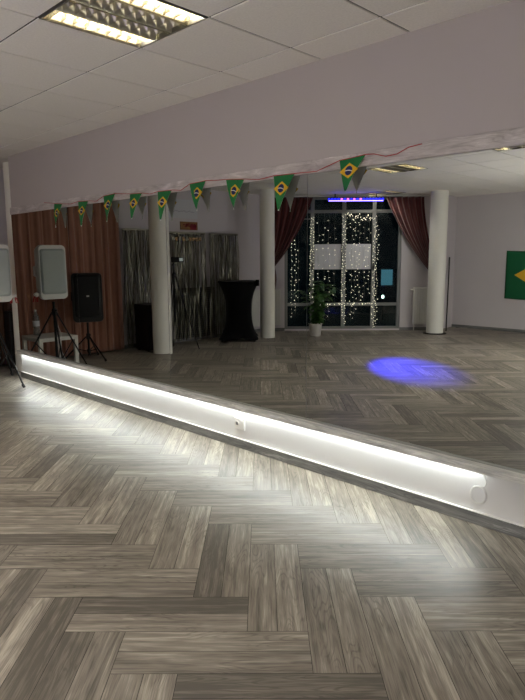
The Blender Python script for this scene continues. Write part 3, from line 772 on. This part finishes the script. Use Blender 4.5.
# horizontal strand looping near the top and along the lower transom
m = MB(); P = []
for i in range(60):
    v = i/59; P.append((1.62+.5*v, .02+.004*math.sin(v*30), 2.28+.05*math.sin(v*17)*(1-v*.4)+.035*math.sin(v*39+1)-.05*v))
m.tube(P, .0011, 4)
for i in range(0, 60, 2): m.ico((P[i][0]+g.uniform(-.01,.01), .028, P[i][2]+g.uniform(-.01,.01)), .008, 1)
tag(m.build('fairy_light_string', [M['wire'], M['bulb']], loc=DO, rz=DR), 'tangled loop of fairy lights near the top of the third window pane', 'fairy lights', 'hanging fairy light strings on the window')
m = MB(); m.tube([(.9,.016,.545),(2.2,.016,.54)], .0011, 4)
for i in range(30): m.ico((.9+1.3*g.random(), .02, .54+g.uniform(-.015,.015)), .0065, 1)
tag(m.build('fairy_light_string', [M['wire'], M['bulb']], loc=DO, rz=DR), 'fairy lights lying along the lower window transom', 'fairy lights', 'hanging fairy light strings on the window')

# blue LED bar over the window
t = thing('led_light_bar', 'blue and pink glowing LED light bar over the window', 'light bar', DO, DR)
m = MB(); m.box(1.20,2.30,.20,.26,2.555,2.61); m.build('housing', M['black'], t, bevel=.004)
for s in (1.35,2.15):
    m = MB(); m.box(s-.01,s+.01,.22,.24,2.61,H-.0005); m.build('bracket', M['blackm'], t)
for k in range(18):
    s = 1.23+k*.061; m = MB(); m.rings([[(s+.024*math.cos(a), y, 2.583+.022*math.sin(a)) for a in [q*PI/5 for q in range(10)]] for y in (.261,.270)][::-1])
    m.build('led_lens', M['epink'] if 4 <= k <= 10 and k % 2 == 0 else M['eblue'], t)
# light it throws
l = bpy.data.lights.new('bar_glow', 'AREA'); l.shape = 'RECTANGLE'; l.size = 1.05; l.size_y = .012; l.energy = 2.2; l.color = (.06,.04,1)
lo = bpy.data.objects.new('bar_glow', l); C.objects.link(lo); lo.location = dpt(1.75,.265,2.551); lo.rotation_euler = (R(90),0,R(135-180)) 
lo.rotation_euler = (Vector((S2,S2,-.15))).to_track_quat('-Z','Y').to_euler()
# beam on the floor
l = bpy.data.lights.new('blue_spot', 'SPOT'); l.energy = 6500; l.color = (.03,.035,1); l.spot_size = R(16); l.spot_blend = 1.0; l.shadow_soft_size = .04
lo = bpy.data.objects.new('blue_spot', l); C.objects.link(lo); lo.location = dpt(1.75,.30,2.54)
BT = Vector((-4.08,-.88,0)); lo.rotation_euler = (BT-Vector(lo.location)).to_track_quat('-Z','Y').to_euler()

# ------------------------------------------------------------------ flag and leaning pole
t = thing('wall_flag', 'large green flag with a yellow diamond on the rear wall', 'flag', (-4.12,YR+.006,1.115))
def fl(x, z, o): return (x, o+.006+.005*math.sin(x*7+z*3), z)
m = MB(); m.grid(lambda u, v: fl(-.75+1.5*u, .465-.93*v-.02*math.sin(PI*u), 0), 40, 16); m.build('cloth', M['dgreen'], t, solid=.002)
m = MB()
N = 16
def dia(u, v):
    x = -.58+1.16*u; k = 1-abs(2*u-1); return fl(x, (1-2*v)*.33*k-.012*math.sin(PI*u), .0025)
m.grid(dia, 32, 8); m.build('diamond', M['yellow'], t)
m = MB(); m.add([fl(0,0,.005)]+[fl(.19*math.cos(q*PI/16), .19*math.sin(q*PI/16), .005) for q in range(32)], [(0,1+q,1+(q+1)%32) for q in range(32)]); m.build('disc', M['navy'], t)
m = MB(); n = 12
m.add([fl(-.185+.37*i/n, .06-.10*(i/n), .0075) for i in range(n+1)]+[fl(-.185+.37*i/n, .025-.10*(i/n), .0075) for i in range(n+1)], [(i,n+1+i,n+2+i,i+1) for i in range(n)]); m.build('motto_band', M['cloth'], t)
m = MB(); m.tube([(-5.66,-4.78,.012),(-5.935,-5.33,1.46)], .013, 8); m.ico((-5.66,-4.78,.014), .014); 
tag(m.build('leaning_pole', M['blackm']), 'thin black pole leaning in the corner behind the right column', 'pole')

# ------------------------------------------------------------------ night outside
m = MB(); m.box(-60,XL-.3,-70,10,-.9,-.8); m.box(XL-.3,10,-70,YR-.5,-.9,-.8); tag(m.build('street', M['asphalt']), 'dark street outside the window', 'street'); 
bpy.data.objects['street']['kind'] = 'structure'
t = thing('neighbouring_building', 'dark building outside with one pale blue lit window', 'building', (-12.6-1.2,-13.2-1.2,-.8), DR)
m = MB(); m.box(-6,7,-4,0,0,5.5); m.build('wall', M['facade'], t)
m = MB(); m.box(.15,.61,.0,.03,1.15,1.78); m.build('lit_window', M['litwin'], t)
m = MB(); m.box(-6.2,7.2,-4.2,.2,5.5,5.7); m.build('roof', M['facade'], t)
t = thing('street_lamp', 'small bright lamp outside the window at right', 'lamp', (-12.0,-12.1,-.8))
m = MB(); m.lathe([(.03,0),(.03,.80)], n=10); m.build('post', M['blackm'], t)
m = MB(); m.lathe([(.01,.80),(.05,.83),(.05,.90),(.01,.93)], n=12); m.build('lamp_head', M['lampglow'], t)

# ------------------------------------------------------------------ world, camera
w = bpy.data.worlds.new('World'); bpy.context.scene.world = w; w.use_nodes = True
bg = w.node_tree.nodes['Background']; bg.inputs[0].default_value = (.008,.034,.048,1); bg.inputs[1].default_value = 1.3
cam = bpy.data.cameras.new('camera'); co = bpy.data.objects.new('camera', cam); C.objects.link(co)
cam.sensor_fit = 'HORIZONTAL'; cam.sensor_width = 36; cam.lens = 36*589.3/525; cam.clip_start = .05; cam.clip_end = 300
yaw, pitch, roll = R(45.0), R(8.643), R(-.15)
fw = Vector((-math.sin(yaw)*math.cos(pitch), math.cos(yaw)*math.cos(pitch), -math.sin(pitch))); rt = Vector((math.cos(yaw), math.sin(yaw), 0)); up = rt.cross(fw)
r2 = math.cos(roll)*rt+math.sin(roll)*up; u2 = -math.sin(roll)*rt+math.cos(roll)*up
mt = Matrix((r2, u2, -fw)).transposed().to_4x4(); mt.translation = (0,0,1.449); co.matrix_world = mt
sc = bpy.context.scene; sc.camera = co
sc.view_settings.view_transform = 'Standard'; sc.view_settings.look = 'None'; sc.view_settings.gamma = 1; sc.view_settings.use_curve_mapping = False
sc.view_settings.exposure = 0.14
sc.cycles.max_bounces = 10; sc.cycles.glossy_bounces = 6; sc.cycles.diffuse_bounces = 8; sc.cycles.transparent_max_bounces = 12
